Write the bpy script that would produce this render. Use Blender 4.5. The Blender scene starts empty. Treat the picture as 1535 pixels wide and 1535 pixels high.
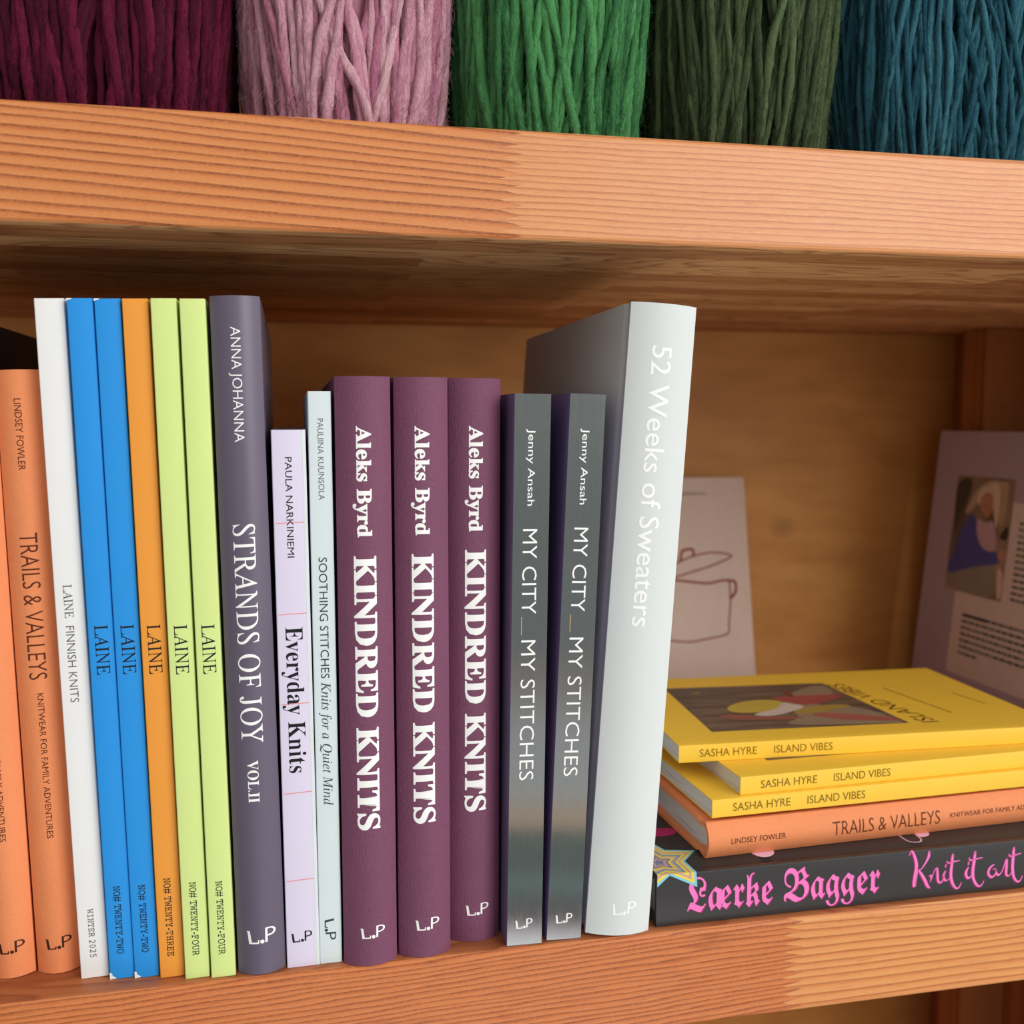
import bpy, bmesh, math, random
from mathutils import Vector, Matrix

C = bpy.context.scene.collection
SC = bpy.context.scene
R = math.radians

# ------------------------------------------------------------------ camera
cam = bpy.data.cameras.new('camera')
cam.sensor_width = 36.0
cam.lens = 36.0 * 1537.0 / 1535.0
cam.clip_start = 0.01
cam.dof.use_dof = True
cam.dof.focus_distance = 0.425
cam.dof.aperture_fstop = 10.0
cam_o = bpy.data.objects.new('camera', cam)
C.objects.link(cam_o)
right = Vector((0.977944, -0.208866, 0.0))
fwd = Vector((0.208042, 0.974082, -0.088786))
up = right.cross(fwd)
M = Matrix((right, up, -fwd)).transposed().to_4x4()
M.translation = Vector((0.0, -0.41, 0.22425))
cam_o.matrix_world = M
SC.camera = cam_o

# ------------------------------------------------------------------ world: the room in front of the bookcase
w = bpy.data.worlds.new('room_surroundings')
SC.world = w
w.use_nodes = True
nt = w.node_tree
nt.nodes.clear()
wo = nt.nodes.new('ShaderNodeOutputWorld')
bg = nt.nodes.new('ShaderNodeBackground')
tc = nt.nodes.new('ShaderNodeTexCoord')
sx = nt.nodes.new('ShaderNodeSeparateXYZ')
L = nt.links.new
L(tc.outputs['Generated'], sx.inputs[0])
def wmath(op, a, b=0.0):
    n = nt.nodes.new('ShaderNodeMath'); n.operation = op
    for k, v in enumerate((a, b)):
        if hasattr(v, 'is_output'): L(v, n.inputs[k])
        else: n.inputs[k].default_value = v
    return n.outputs[0]
def wrange(v, a, b, c, d):
    n = nt.nodes.new('ShaderNodeMapRange'); L(v, n.inputs['Value'])
    for k, x in zip(('From Min', 'From Max', 'To Min', 'To Max'), (a, b, c, d)): n.inputs[k].default_value = x
    return n.outputs[0]
el = wrange(wmath('ARCSINE', sx.outputs['Z']), R(-60), R(60), 0, 1)
def wramp(els):
    n = nt.nodes.new('ShaderNodeValToRGB'); L(el, n.inputs[0])
    cr = n.color_ramp
    while len(cr.elements) < len(els): cr.elements.new(0.5)
    for e, (a, c) in zip(cr.elements, els): e.position = (a + 60) / 120; e.color = (*c, 1)
    return n.outputs[0]
# bright shop windows and pale walls all round ...
room = wramp([(-60, (.46, .43, .40)), (-25, (.48, .46, .44)), (-6, (.74, .73, .71)), (8, (1.16, 1.16, 1.15)), (35, (1.10, 1.10, 1.09)), (60, (.80, .80, .80))])
# ... and, straight ahead, the darker aisle: pale floor, a low green bench with a wooden top, someone standing
aisle = wramp([(-60, (1.3, 1.3, 1.3)), (-29.0, (2.3, 2.34, 2.4)), (-27.9, (2.0, 1.85, 1.9)), (-26.8, (.26, .19, .20)), (-25.6, (.15, .19, .18)), (-25.0, (.32, .46, .44)), (-24.5, (.18, .23, .22)),
       (-22.4, (.18, .23, .21)), (-22.0, (.95, .66, .46)), (-21.0, (.82, .66, .54)), (-20.4, (.74, .74, .74)), (-17, (.66, .66, .67)), (-14.5, (.46, .40, .37)), (-12.5, (.30, .31, .32)), (-5, (.29, .31, .31)), (4, (.40, .42, .40))])
az = wmath('DIVIDE', sx.outputs['X'], wmath('MAXIMUM', wmath('MULTIPLY', sx.outputs['Y'], -1.0), .02))
near_az = wmath('ABSOLUTE', wmath('SUBTRACT', az, .22))
mask = wmath('MULTIPLY', wrange(near_az, .26, .36, 1, 0), wrange(sx.outputs['Z'], .12, .22, 1, 0))
mx = nt.nodes.new('ShaderNodeMix'); mx.data_type = 'RGBA'
L(mask, mx.inputs[0]); L(room, mx.inputs[6]); L(aisle, mx.inputs[7])
side = wrange(sx.outputs['X'], -.95, .75, .30, 1.35)
sc_ = nt.nodes.new('ShaderNodeVectorMath'); sc_.operation = 'SCALE'
L(mx.outputs[2], sc_.inputs[0]); L(side, sc_.inputs['Scale'])
L(sc_.outputs[0], bg.inputs['Color']); L(bg.outputs[0], wo.inputs['Surface'])
bg.inputs['Strength'].default_value = 0.80

# daylight through the shop window, in front and to the right of the bookcase
li = bpy.data.lights.new('shop_window', 'AREA')
li.shape = 'RECTANGLE'; li.size = 1.1; li.size_y = 1.2
li.energy = 21.0
li.color = (1.0, 0.985, 0.96)
lo = bpy.data.objects.new('shop_window', li)
C.objects.link(lo)
lo.location = (1.20, -1.60, 0.75)
lo.rotation_euler = (Vector((0.15, 0.0, 0.2)) - Vector(lo.location)).to_track_quat('-Z', 'Y').to_euler()

SC.view_settings.view_transform = 'Standard'
SC.view_settings.look = 'None'
SC.view_settings.gamma = 1.0
SC.view_settings.use_curve_mapping = False
SC.view_settings.exposure = 0.10

# ------------------------------------------------------------------ material helpers
def lin(c):
    return tuple((v / 255 / 12.92) if v / 255 <= 0.04045 else ((v / 255 + 0.055) / 1.055) ** 2.4 for v in c)

class NT:
    def __init__(s, name):
        s.m = bpy.data.materials.new(name)
        s.m.use_nodes = True
        s.n = s.m.node_tree
        s.b = s.n.nodes['Principled BSDF']
    def node(s, t, **kw):
        n = s.n.nodes.new(t)
        for k, v in kw.items():
            setattr(n, k, v)
        return n
    def link(s, a, b):
        s.n.links.new(a, b)
    def inp(s, n, i, v):
        if hasattr(v, 'is_output'):
            s.link(v, n.inputs[i])
        else:
            n.inputs[i].default_value = v
    def math(s, op, a, b=0.0, c=0.0):
        n = s.node('ShaderNodeMath', operation=op)
        s.inp(n, 0, a); s.inp(n, 1, b)
        if op in ('MULTIPLY_ADD', 'SMOOTH_MIN', 'WRAP', 'PINGPONG', 'COMPARE'):
            s.inp(n, 2, c)
        return n.outputs[0]
    def mix(s, f, a, b, mode='MIX'):
        n = s.node('ShaderNodeMix', data_type='RGBA', blend_type=mode)
        s.inp(n, 0, f)
        n.inputs[6].default_value = (*a, 1) if isinstance(a, tuple) else (0, 0, 0, 1)
        n.inputs[7].default_value = (*b, 1) if isinstance(b, tuple) else (0, 0, 0, 1)
        if not isinstance(a, tuple): s.link(a, n.inputs[6])
        if not isinstance(b, tuple): s.link(b, n.inputs[7])
        return n.outputs[2]
    def obj(s):
        return s.node('ShaderNodeTexCoord').outputs['Object']
    def scale(s, v, sc, loc=(0, 0, 0)):
        n = s.node('ShaderNodeMapping')
        s.link(v, n.inputs[0]); n.inputs['Scale'].default_value = sc; n.inputs['Location'].default_value = loc
        return n.outputs[0]
    def noise(s, v, scale=1.0, detail=2.0, rough=0.5, out='Fac'):
        n = s.node('ShaderNodeTexNoise')
        s.link(v, n.inputs['Vector']); n.inputs['Scale'].default_value = scale
        n.inputs['Detail'].default_value = detail; n.inputs['Roughness'].default_value = rough
        return n.outputs[out]
    def ramp(s, f, stops):
        n = s.node('ShaderNodeValToRGB')
        s.link(f, n.inputs[0])
        e = n.color_ramp.elements
        while len(e) < len(stops): e.new(0.5)
        for el, (p, c) in zip(e, stops):
            el.position = p; el.color = (*c, 1)
        return n.outputs[0]
    def rng(s, f, a, b, c, d):
        n = s.node('ShaderNodeMapRange')
        s.link(f, n.inputs['Value'])
        for k, v in zip(('From Min', 'From Max', 'To Min', 'To Max'), (a, b, c, d)): n.inputs[k].default_value = v
        return n.outputs[0]
    def bump(s, h, strength, dist):
        n = s.node('ShaderNodeBump')
        s.link(h, n.inputs['Height']); n.inputs['Strength'].default_value = strength; n.inputs['Distance'].default_value = dist
        s.link(n.outputs[0], s.b.inputs['Normal'])
    def set(s, rough=0.5, spec=0.5, metal=0.0):
        s.b.inputs['Roughness'].default_value = rough
        s.b.inputs['Specular IOR Level'].default_value = spec
        s.b.inputs['Metallic'].default_value = metal
        return s

MATS = {}
def flat(name, rgb, rough=0.55, spec=0.3, metal=0.0, weave=0.0, wscale=2600, mottle=0.04):
    """printed paper / card / cloth: a plain colour with faint mottle and, for linen stock, a woven relief"""
    if name in MATS: return MATS[name]
    t = NT(name).set(rough, spec, metal)
    c = lin(rgb)
    v = t.obj()
    f = t.noise(t.scale(v, (90, 90, 40)), 1.0, 3)
    d = tuple(x * (1 - mottle * 2) for x in c); u = tuple(min(1, x * (1 + mottle * 2)) for x in c)
    col = t.mix(f, d, u)
    if weave:
        a = t.noise(t.scale(v, (wscale * .12, wscale * .12, wscale)), 1.0, 1)
        b = t.noise(t.scale(v, (wscale, wscale, wscale * .12)), 1.0, 1)
        h = t.math('ADD', a, b)
        hh = t.rng(h, .6, 1.4, 0, 1)
        col = t.mix(t.math('MULTIPLY', hh, weave * .5), col, tuple(min(1, x * 1.5 + .01) for x in c))
        t.bump(hh, weave, 0.0003)
    t.link(col, t.b.inputs['Base Color'])
    MATS[name] = t.m
    return t.m

def grain(t, u, x, pitch, seed, stops, vary=0.9, sharp=1.0):
    """growth rings: u runs across the rings (metres), a soft rise then an abrupt latewood line"""
    cx = t.node('ShaderNodeCombineXYZ')
    t.link(t.math('MULTIPLY', u, 55.0), cx.inputs[0]); t.link(t.math('MULTIPLY', x, 1.2), cx.inputs[1]); cx.inputs[2].default_value = seed
    nz = t.noise(cx.outputs[0], 1.0, 2)
    tt = t.math('ADD', t.math('MULTIPLY', u, 1.0 / pitch), t.math('MULTIPLY', nz, vary * 5))
    fr = t.math('FRACT', tt)
    # strength of each ring differs
    cid = t.node('ShaderNodeTexWhiteNoise', noise_dimensions='1D')
    t.link(t.math('FLOOR', tt), cid.inputs['W'])
    return t.ramp(fr, stops), fr, cid.outputs['Value']

def wood_board(name, xj, A, pitch_j, Lp, Rp):
    """solid pine with a finger joint at x = xj; Lp and Rp describe the grain on either side"""
    t = NT(name).set(0.42, 0.42)
    v = t.obj()
    s = t.node('ShaderNodeSeparateXYZ'); t.link(v, s.inputs[0])
    X, Y, Z = s.outputs
    cols = []
    for P in (Lp, Rp):
        warp = t.noise(t.scale(v, (P['wx'], 30, 30), (P['seed'], 0, 0)), 1.0, 2)
        fine = t.noise(t.scale(v, (40, 500, 500), (P['seed'], 3, 0)), 1.0, 2)
        u = t.math('ADD', Z, t.math('MULTIPLY', X, P['slope']))
        u = t.math('ADD', u, t.math('MULTIPLY', Y, P.get('sy', 0.35)))
        u = t.math('ADD', u, t.math('MULTIPLY', warp, P['warp']))
        u = t.math('ADD', u, t.math('MULTIPLY', fine, P['fine']))
        c, fr, cid = grain(t, u, X, P['pitch'], P['seed'], P['stops'], P['vary'])
        c = t.mix(t.math('MULTIPLY', cid, P.get('flatmix', .45)), c, P['stops'][0][1])
        if 'streak' in P:
            k = t.noise(t.scale(v, (9, 60, 75), (P['seed'] + 5, 0, 0)), 1.0, 3, .6)
            c = t.mix(t.rng(k, .62, .74, 0, P['streak']), c, P['streakc'])
        cols.append(c)
    tri = t.math('PINGPONG', t.math('ADD', Z, 1.0), pitch_j)   # 0..pitch_j
    off = t.math('MULTIPLY', t.math('SUBTRACT', tri, pitch_j * .5), 2 * A / pitch_j)
    side = t.math('GREATER_THAN', t.math('SUBTRACT', t.math('SUBTRACT', X, xj), off), 0.0)
    near = t.math('ABSOLUTE', t.math('SUBTRACT', t.math('SUBTRACT', X, xj), off))
    col = t.mix(side, cols[0], cols[1])
    # thin dark glue line where the fingers meet
    col = t.mix(t.rng(near, 0.0, 0.0009, .45, 0.0), col, lin((150, 80, 40)))
    pores = t.noise(t.scale(v, (260, 2600, 2600)), 1.0, 2)
    col = t.mix(t.rng(pores, .3, .7, .0, .22), col, tuple(x * .72 for x in Lp['stops'][0][1]))
    stip = t.noise(t.scale(v, (700, 1500, 1500)), 1.0, 2, .6)
    col = t.mix(t.rng(stip, .35, .7, .0, .30), col, tuple(min(1, x * 1.22) for x in Lp['stops'][0][1]))
    dash = t.noise(t.scale(v, (70, 900, 900), (2, 0, 0)), 1.0, 2, .6)
    col = t.mix(t.rng(dash, .58, .72, .0, .35), col, Lp['stops'][2][1])
    blot = t.noise(t.scale(v, (14, 14, 30)), 1.0, 3)
    col = t.mix(t.rng(blot, .35, .75, 0, .14), col, lin((205, 120, 74)))
    t.link(col, t.b.inputs['Base Color'])
    t.link(t.rng(pores, .2, .8, .30, .44), t.b.inputs['Roughness'])
    t.bump(pores, 0.12, 0.0004)
    return t.m

def wood_planks(name, ca, cb, cdark, row, length, seed=0.0, rough=.5):
    """glued-up staves seen flat: each stave its own tone, with cathedral grain"""
    t = NT(name).set(rough, 0.35)
    v = t.obj()
    br = t.node('ShaderNodeTexBrick', offset=0.37, offset_frequency=2)
    t.link(t.scale(v, (1, 1, 1), (seed, seed * .31, 0)), br.inputs['Vector'])
    br.inputs['Color1'].default_value = (0, 0, 0, 1); br.inputs['Color2'].default_value = (1, 1, 1, 1); br.inputs['Mortar'].default_value = (.3, .3, .3, 1)
    br.inputs['Scale'].default_value = 1.0; br.inputs['Mortar Size'].default_value = 0.0
    br.inputs['Brick Width'].default_value = length; br.inputs['Row Height'].default_value = row
    bw = t.node('ShaderNodeRGBToBW'); t.link(br.outputs['Color'], bw.inputs[0])
    tone = bw.outputs[0]
    s = t.node('ShaderNodeSeparateXYZ'); t.link(v, s.inputs[0])
    X, Y, Z = s.outputs
    cx = t.node('ShaderNodeCombineXYZ')
    t.link(t.math('MULTIPLY', X, 7.0), cx.inputs[0]); t.link(t.math('MULTIPLY', Y, 34.0), cx.inputs[1]); t.link(t.math('MULTIPLY', tone, 9.0), cx.inputs[2])
    nz = t.noise(cx.outputs[0], 1.0, 1.5, .45)
    fr = t.math('FRACT', t.math('MULTIPLY', nz, 13.0))
    g = t.ramp(fr, [(0, (0, 0, 0)), (.55, (.12, .12, .12)), (.9, (1, 1, 1)), (1, (.2, .2, .2))])
    base = t.mix(tone, ca, cb)
    col = t.mix(t.math('MULTIPLY', g, .62), base, cdark)
    fib = t.noise(t.scale(v, (30, 900, 900)), 1.0, 2)
    col = t.mix(t.rng(fib, .3, .7, 0, .2), col, cdark)
    t.link(col, t.b.inputs['Base Color'])
    return t.m

def plywood(name):
    t = NT(name).set(.5, .3)
    v = t.obj()
    big = t.noise(t.scale(v, (5, 5, 9)), 1.0, 3, .55)
    sw = t.noise(t.scale(v, (16, 10, 60)), 1.0, 3, .5)
    col = t.ramp(big, [(.3, lin((192, 128, 62))), (.55, lin((218, 154, 82))), (.75, lin((230, 172, 98)))])
    col = t.mix(t.rng(sw, .45, .8, 0, .4), col, lin((168, 100, 42)))
    kn = t.node('ShaderNodeTexVoronoi', feature='F1'); t.link(t.scale(v, (5.3, 1, 7.1), (.35, 0, .4)), kn.inputs['Vector'])
    kn.inputs['Scale'].default_value = 1.0
    col = t.mix(t.rng(kn.outputs['Distance'], .03, .09, .55, 0), col, lin((110, 56, 22)))
    t.link(col, t.b.inputs['Base Color'])
    return t.m

# ------------------------------------------------------------------ mesh helpers
def mesh_obj(name, verts, faces, mats, parent=None, mi=None, smooth=False, mat_world=None):
    me = bpy.data.meshes.new(name)
    me.from_pydata([tuple(p) for p in verts], [], faces)
    for m in (mats if isinstance(mats, (list, tuple)) else [mats]): me.materials.append(m)
    if mi: me.polygons.foreach_set('material_index', mi)
    if smooth: me.polygons.foreach_set('use_smooth', [True] * len(me.polygons))
    me.update()
    o = bpy.data.objects.new(name, me)
    C.objects.link(o)
    if parent: o.parent = parent
    return o

def bevel(o, width, seg=2, angle=35):
    bm = bmesh.new(); bm.from_mesh(o.data)
    es = [e for e in bm.edges if len(e.link_faces) == 2 and e.calc_face_angle(0) > R(angle)]
    bmesh.ops.bevel(bm, geom=es, offset=width, segments=seg, profile=.5, affect='EDGES', clamp_overlap=True)
    bm.to_mesh(o.data); bm.free()

def box(name, lo_, hi_, mats, parent=None, bev=0.0, by_normal=None, seg=3):
    x0, y0, z0 = lo_; x1, y1, z1 = hi_
    v = [(x0, y0, z0), (x1, y0, z0), (x1, y1, z0), (x0, y1, z0), (x0, y0, z1), (x1, y0, z1), (x1, y1, z1), (x0, y1, z1)]
    f = [(0, 3, 2, 1), (4, 5, 6, 7), (0, 1, 5, 4), (1, 2, 6, 5), (2, 3, 7, 6), (3, 0, 4, 7)]
    o = mesh_obj(name, v, f, mats, parent)
    if bev: bevel(o, bev, seg)
    if by_normal:
        for p in o.data.polygons: p.material_index = by_normal(p.normal)
    return o

def empty(name, label=None, cat=None, group=None, loc=(0, 0, 0), rot=(0, 0, 0)):
    o = bpy.data.objects.new(name, None)
    o.empty_display_size = 0.02
    C.objects.link(o)
    o.location = loc; o.rotation_euler = rot
    if label: o['label'] = label
    if cat: o['category'] = cat
    if group: o['group'] = group
    return o

def copy_tree(o, parent=None):
    c = o.copy(); C.objects.link(c)
    if parent is not None: c.parent = parent
    for ch in [x for x in bpy.data.objects if x.parent == o]: copy_tree(ch, c)
    return c

def poly_faces(pts):
    """triangulate a simple outline"""
    from mathutils.geometry import tessellate_polygon
    return [tuple(t) for t in tessellate_polygon([[Vector((p[0], p[1], 0)) for p in pts]])]

def smooth_loop(pts, k=2):
    for _ in range(k):
        q = []
        n = len(pts)
        for i in range(n):
            a = pts[i]; b = pts[(i + 1) % n]
            q.append((a[0] * .75 + b[0] * .25, a[1] * .75 + b[1] * .25)); q.append((a[0] * .25 + b[0] * .75, a[1] * .25 + b[1] * .75))
        pts = q
    return pts

def catmull(pts, n=6):
    out = []
    for i in range(len(pts) - 1):
        p0 = pts[max(i - 1, 0)]; p1 = pts[i]; p2 = pts[i + 1]; p3 = pts[min(i + 2, len(pts) - 1)]
        for k in range(n):
            t = k / n
            out.append(tuple(.5 * (2 * b + (c - a) * t + (2 * a - 5 * b + 4 * c - d) * t * t + (-a + 3 * b - 3 * c + d) * t ** 3) for a, b, c, d in zip(p0, p1, p2, p3)))
    out.append(tuple(pts[-1]))
    return out

def ribbon(strokes):
    """brush strokes [(x, y, half width)...] -> 2D verts, faces, round ended"""
    V, F = [], []
    for st in strokes:
        p = catmull(st, 6)
        b = len(V)
        for i, (x, y, w_) in enumerate(p):
            a = p[max(i - 1, 0)]; c = p[min(i + 1, len(p) - 1)]
            d = Vector((c[0] - a[0], c[1] - a[1])); d = d.normalized() if d.length else Vector((1, 0))
            n = Vector((-d.y, d.x)) * max(w_, .02)
            V += [(x + n.x, y + n.y), (x - n.x, y - n.y)]
        for i in range(len(p) - 1): F.append((b + 2 * i, b + 2 * i + 1, b + 2 * i + 3, b + 2 * i + 2))
        for (x, y, w_) in (p[0], p[-1]):
            b = len(V); V += [(x + max(w_, .02) * math.cos(k * math.pi / 5), y + max(w_, .02) * math.sin(k * math.pi / 5)) for k in range(10)]
            F.append(tuple(range(b, b + 10)))
    return V, F

# ------------------------------------------------------------------ lettering
STY = {'serm': (0x1D400, 0x1D41A, 0x1D7CE), 'heavy': (0x1D400, 0x1D41A, 0x1D7CE), 'serb': (0x1D400, 0x1D41A, 0x1D7CE), 'ital': (0x1D434, 0x1D44E, 0), 'ser': (0x1D434, 0x1D44E, 0), 'frak': (0x1D56C, 0x1D586, 0), 'mono': (0x1D670, 0x1D68A, 0x1D7F6)}
OFFS = {'sansl': -0.007, 'sansm': 0.0, 'sansr': 0.005, 'ser': 0.002, 'serm': -0.004, 'heavy': 0.017}
def style(s, st):
    if st not in STY: return s
    A, a, d = STY[st]; o = ''
    for ch in s:
        if 'A' <= ch <= 'Z': o += chr(A + ord(ch) - 65)
        elif 'a' <= ch <= 'z': o += '\u210e' if (a == 0x1D44E and ch == 'h') else chr(a + ord(ch) - 97)
        elif ch.isdigit() and d: o += chr(d + int(ch))
        else: o += ch
    return o

def raw_text(s, st, kern=None):
    cu = bpy.data.curves.new('lettering', 'FONT')
    cu.body = style(s, st); cu.size = 1.0; cu.resolution_u = 3
    cu.offset = OFFS.get(st, 0.0)
    if kern:
        for i, k in kern: cu.body_format[i].kerning = k
    o = bpy.data.objects.new('lettering', cu); C.objects.link(o)
    me = bpy.data.meshes.new_from_object(o.evaluated_get(bpy.context.evaluated_depsgraph_get()))
    V = [(v.co.x, v.co.y) for v in me.vertices]; F = [tuple(p.vertices) for p in me.polygons]
    bpy.data.objects.remove(o); bpy.data.curves.remove(cu); bpy.data.meshes.remove(me)
    if st == 'ser': V = [(x - .285 * y, y) for x, y in V]
    return V, F

CAPS = {}
def fit_text(s, st, length, cap, kern=None):
    """2D lettering from (0,0), scaled so that the line is `length` long and capitals are `cap` tall"""
    V, F = raw_text(s, st, kern)
    if st not in CAPS:
        hv, _ = raw_text('E', st); CAPS[st] = max(y for _, y in hv)
    xs = [x for x, _ in V]
    k = length / (max(xs) - min(xs)); j = cap / CAPS[st]; x0 = min(xs)
    return [((x - x0) * k, y * j) for x, y in V], F

def bars(rows):
    V, F = [], []
    for x0, y0, x1, y1 in rows:
        b = len(V); V += [(x0, y0), (x1, y0), (x1, y1), (x0, y1)]; F.append((b, b + 1, b + 2, b + 3))
    return V, F

def lp_mark(x0, y0, x1, y1):
    """publisher's mark: L, dot, P; the L sits a little lower than the P"""
    W = x1 - x0; H = y1 - y0
    def q(a, b): return (x0 + a * W, y0 + b * H)
    st = .048 * W
    V, F = [], []
    def add(pts):
        b = len(V); V.extend(pts); F.extend(tuple(b + i for i in t) for t in poly_faces(pts))
    add([q(-.01, .83), q(.10, .83), q(.16, .10), q(.37, .10), q(.38, .26), q(.42, .26), q(.41, 0.0), q(.06, 0.0), q(.015, .77), q(-.01, .78)])
    add([q(.525 + .075 * math.cos(k * math.pi / 8), .13 + .075 * W / H * math.sin(k * math.pi / 8)) for k in range(16)])
    add([q(.63, .06), q(.71, .06), q(.72, .98), q(.64, .98)])
    o = [(.66, .98), (.82, 1.0), (.93, .95), (1.0, .80), (.99, .62), (.92, .50), (.82, .45), (.68, .43)]
    i = [(.68, .89), (.82, .91), (.88, .87), (.925, .78), (.915, .66), (.87, .58), (.81, .55), (.68, .53)]
    n = len(o); b = len(V)
    V.extend([q(*p) for p in o] + [q(*p) for p in i])
    F.extend((b + k, b + k + 1, b + n + k + 1, b + n + k) for k in range(n - 1))
    return V, F

# ------------------------------------------------------------------ books
# local frame of every book: x across the spine (to the front cover), y from spine into the book, z from foot to head
MM = 0.001
def spine_y(b, u):
    return -b['bulge'] * (1 - (2 * u / b['w']) ** 2)

def decal(b, name, V, F, place, mat, face='spine', lift=0.00008):
    """print flat lettering on a face of the book: place maps (tx, ty) -> face coordinates in metres"""
    P = [place(x, y) for x, y in V]
    bm = bmesh.new()
    vs = [bm.verts.new((p[0], p[1], 0)) for p in P]
    for f in F:
        try: bm.faces.new([vs[i] for i in f])
        except ValueError: pass
    if face == 'spine' and b['bulge'] > 0:
        us = [p[0] for p in P]
        n = 10
        for k in range(1, n):
            u = min(us) + (max(us) - min(us)) * k / n
            bmesh.ops.bisect_plane(bm, geom=bm.verts[:] + bm.edges[:] + bm.faces[:], plane_co=(u, 0, 0), plane_no=(1, 0, 0), dist=1e-7)
    for v in bm.verts:
        a, c = v.co.x, v.co.y
        if face == 'spine': v.co = (a, spine_y(b, a) - lift, c)
        elif face == 'front': v.co = (b['w'] / 2 + lift, a, c)     # a = distance from spine, c = height
        elif face == 'back': v.co = (-b['w'] / 2 - lift, a, c)
    me = bpy.data.meshes.new(name); bm.to_mesh(me); bm.free()
    me.materials.append(mat)
    o = bpy.data.objects.new(name, me); C.objects.link(o); o.parent = b['cover']
    return o

def spine_text(b, name, s, st, z0, z1, u0, cap, mat, kern=None, slope=0.0):
    V, F = fit_text(s, st, (z0 - z1) * MM, cap * MM, kern)
    ln = (z0 - z1) * MM
    return decal(b, name, V, F, lambda x, y: (u0 * MM + y + slope * MM * (x / ln - .5), z0 * MM - x), mat)

def spine_mark(b, x0, z0, x1, z1, mat, name='publisher_mark'):
    V, F = lp_mark(x0 * MM, z0 * MM, x1 * MM, z1 * MM)
    return decal(b, name, V, F, lambda x, y: (x, y), mat)

def join(objs):
    """one printed picture: merge its patches into the first mesh, each patch keeping its own ink"""
    V, F, mi, ms = [], [], [], []
    for o in objs:
        b = len(V); V += [tuple(v.co) for v in o.data.vertices]
        m = o.data.materials[0]
        if m.name not in [x.name for x in ms]: ms.append(m)
        k = [x.name for x in ms].index(m.name)
        for p in o.data.polygons: F.append([b + i for i in p.vertices]); mi.append(k)
    me = bpy.data.meshes.new(objs[0].name); me.from_pydata(V, [], F)
    for m in ms: me.materials.append(m)
    me.polygons.foreach_set('material_index', mi)
    objs[0].data = me
    for o in objs[1:]: bpy.data.objects.remove(o)
    return objs[0]

def make_book(name, w, h, depth, cover, page=None, bulge=0.0, hard=False, over=0.003, label=None, cat='book', group=None, spine_r=0.0006):
    root = empty(name, label, cat, group)
    b = dict(root=root, w=w, h=h, depth=depth, bulge=bulge)
    t = 0.0022 if hard else 0.0004
    hw = w / 2
    prof = []
    # right (front) cover from fore-edge to the joint, spine, then the left cover
    if hard:
        side = [(hw, depth), (hw, depth * .5), (hw, .0105), (hw - .0004, .0088), (hw - .0011, .0072), (hw - .0012, .0058), (hw - .0006, .0040), (hw, .0024)]
    else:
        side = [(hw, depth), (hw, depth * .5), (hw, .006)]
    if bulge > 0:
        sp = [(hw * math.cos(math.pi * k / 16), 0) for k in range(17)]
        sp = [(u, -bulge * (1 - (u / hw) ** 2)) for u, _ in sp]
        if not hard: side.append((hw, .0012))
        # round the shoulder into the arc
        side[-1] = (hw, .0016)
    else:
        r = spine_r
        sp = [(hw - r + r * math.cos(a), r - r * math.sin(a)) for a in (0.0, math.pi / 6, math.pi / 3, math.pi / 2)]
        sp += [(-u, y) for u, y in reversed(sp)]
    prof = side + sp + [(-u, y) for u, y in reversed(side)]
    inner = []
    n = len(prof)
    for i in range(n):
        a = Vector(prof[max(i - 1, 0)]); c = Vector(prof[min(i + 1, n - 1)])
        d = (c - a).normalized()
        nn = Vector((d.y, -d.x))      # to the inside
        p = Vector(prof[i])
        inner.append(tuple(p + nn * t))
    V = []
    for z in (0.0, h):
        V += [(u, y, z) for u, y in prof] + [(u, y, z) for u, y in inner]
    F = []
    o0, i0, o1, i1 = 0, n, 2 * n, 3 * n
    for k in range(n - 1):
        F.append((o0 + k + 1, o0 + k, o1 + k, o1 + k + 1))
        F.append((i0 + k, i0 + k + 1, i1 + k + 1, i1 + k))
        F.append((o0 + k, o0 + k + 1, i0 + k + 1, i0 + k))
        F.append((o1 + k + 1, o1 + k, i1 + k, i1 + k + 1))
    for e in (0, n - 1):
        F.append((o0 + e, i0 + e, i1 + e, o1 + e))
    co = mesh_obj('cover', V, F, cover, root)
    b['cover'] = co
    bm = bmesh.new(); bm.from_mesh(co.data); bmesh.ops.recalc_face_normals(bm, faces=bm.faces); bm.to_mesh(co.data); bm.free()
    sharp = R(28)
    co.data.polygons.foreach_set('use_smooth', [True] * len(co.data.polygons))
    try: co.data.set_sharp_from_angle(angle=sharp)
    except Exception: pass
    # pages
    ov = over if hard else 0.0003
    y0 = t + (0.0005 if not hard else 0.0014) - (bulge * .6 if bulge > .002 else 0)
    a = hw - t - .00005
    if bulge > 0:
        pts = [(a, .004)] + [(a * math.cos(math.pi * k / 10), y0 + bulge * .6 - bulge * .55 * math.sin(math.pi * k / 10)) for k in range(1, 10)] + [(-a, .004)]
    else:
        pts = [(a, y0), (-a, y0)]
    pts += [(-a, depth - ov), (a, depth - ov)]
    m = len(pts)
    V = [(u, y, ov) for u, y in pts] + [(u, y, h - ov) for u, y in pts]
    F = [tuple(range(m)), tuple(range(2 * m - 1, m - 1, -1))] + [((k + 1) % m, k, m + k, m + (k + 1) % m) for k in range(m)]
    mesh_obj('page_block', V, F, page or PAGE, root)
    return b

def stand(b, x, y, lean, turn=0.0):
    a = R(lean)
    b['root'].location = (x, y, abs(math.sin(a)) * b['w'] / 2 + 0.0001)
    b['root'].rotation_euler = (0, a, R(turn))

def again(b, label, x, y, lean, turn=0.0):
    r = copy_tree(b['root'])
    r['label'] = label
    d = dict(b); d['root'] = r
    stand(d, x, y, lean, turn)
    return d

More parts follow.
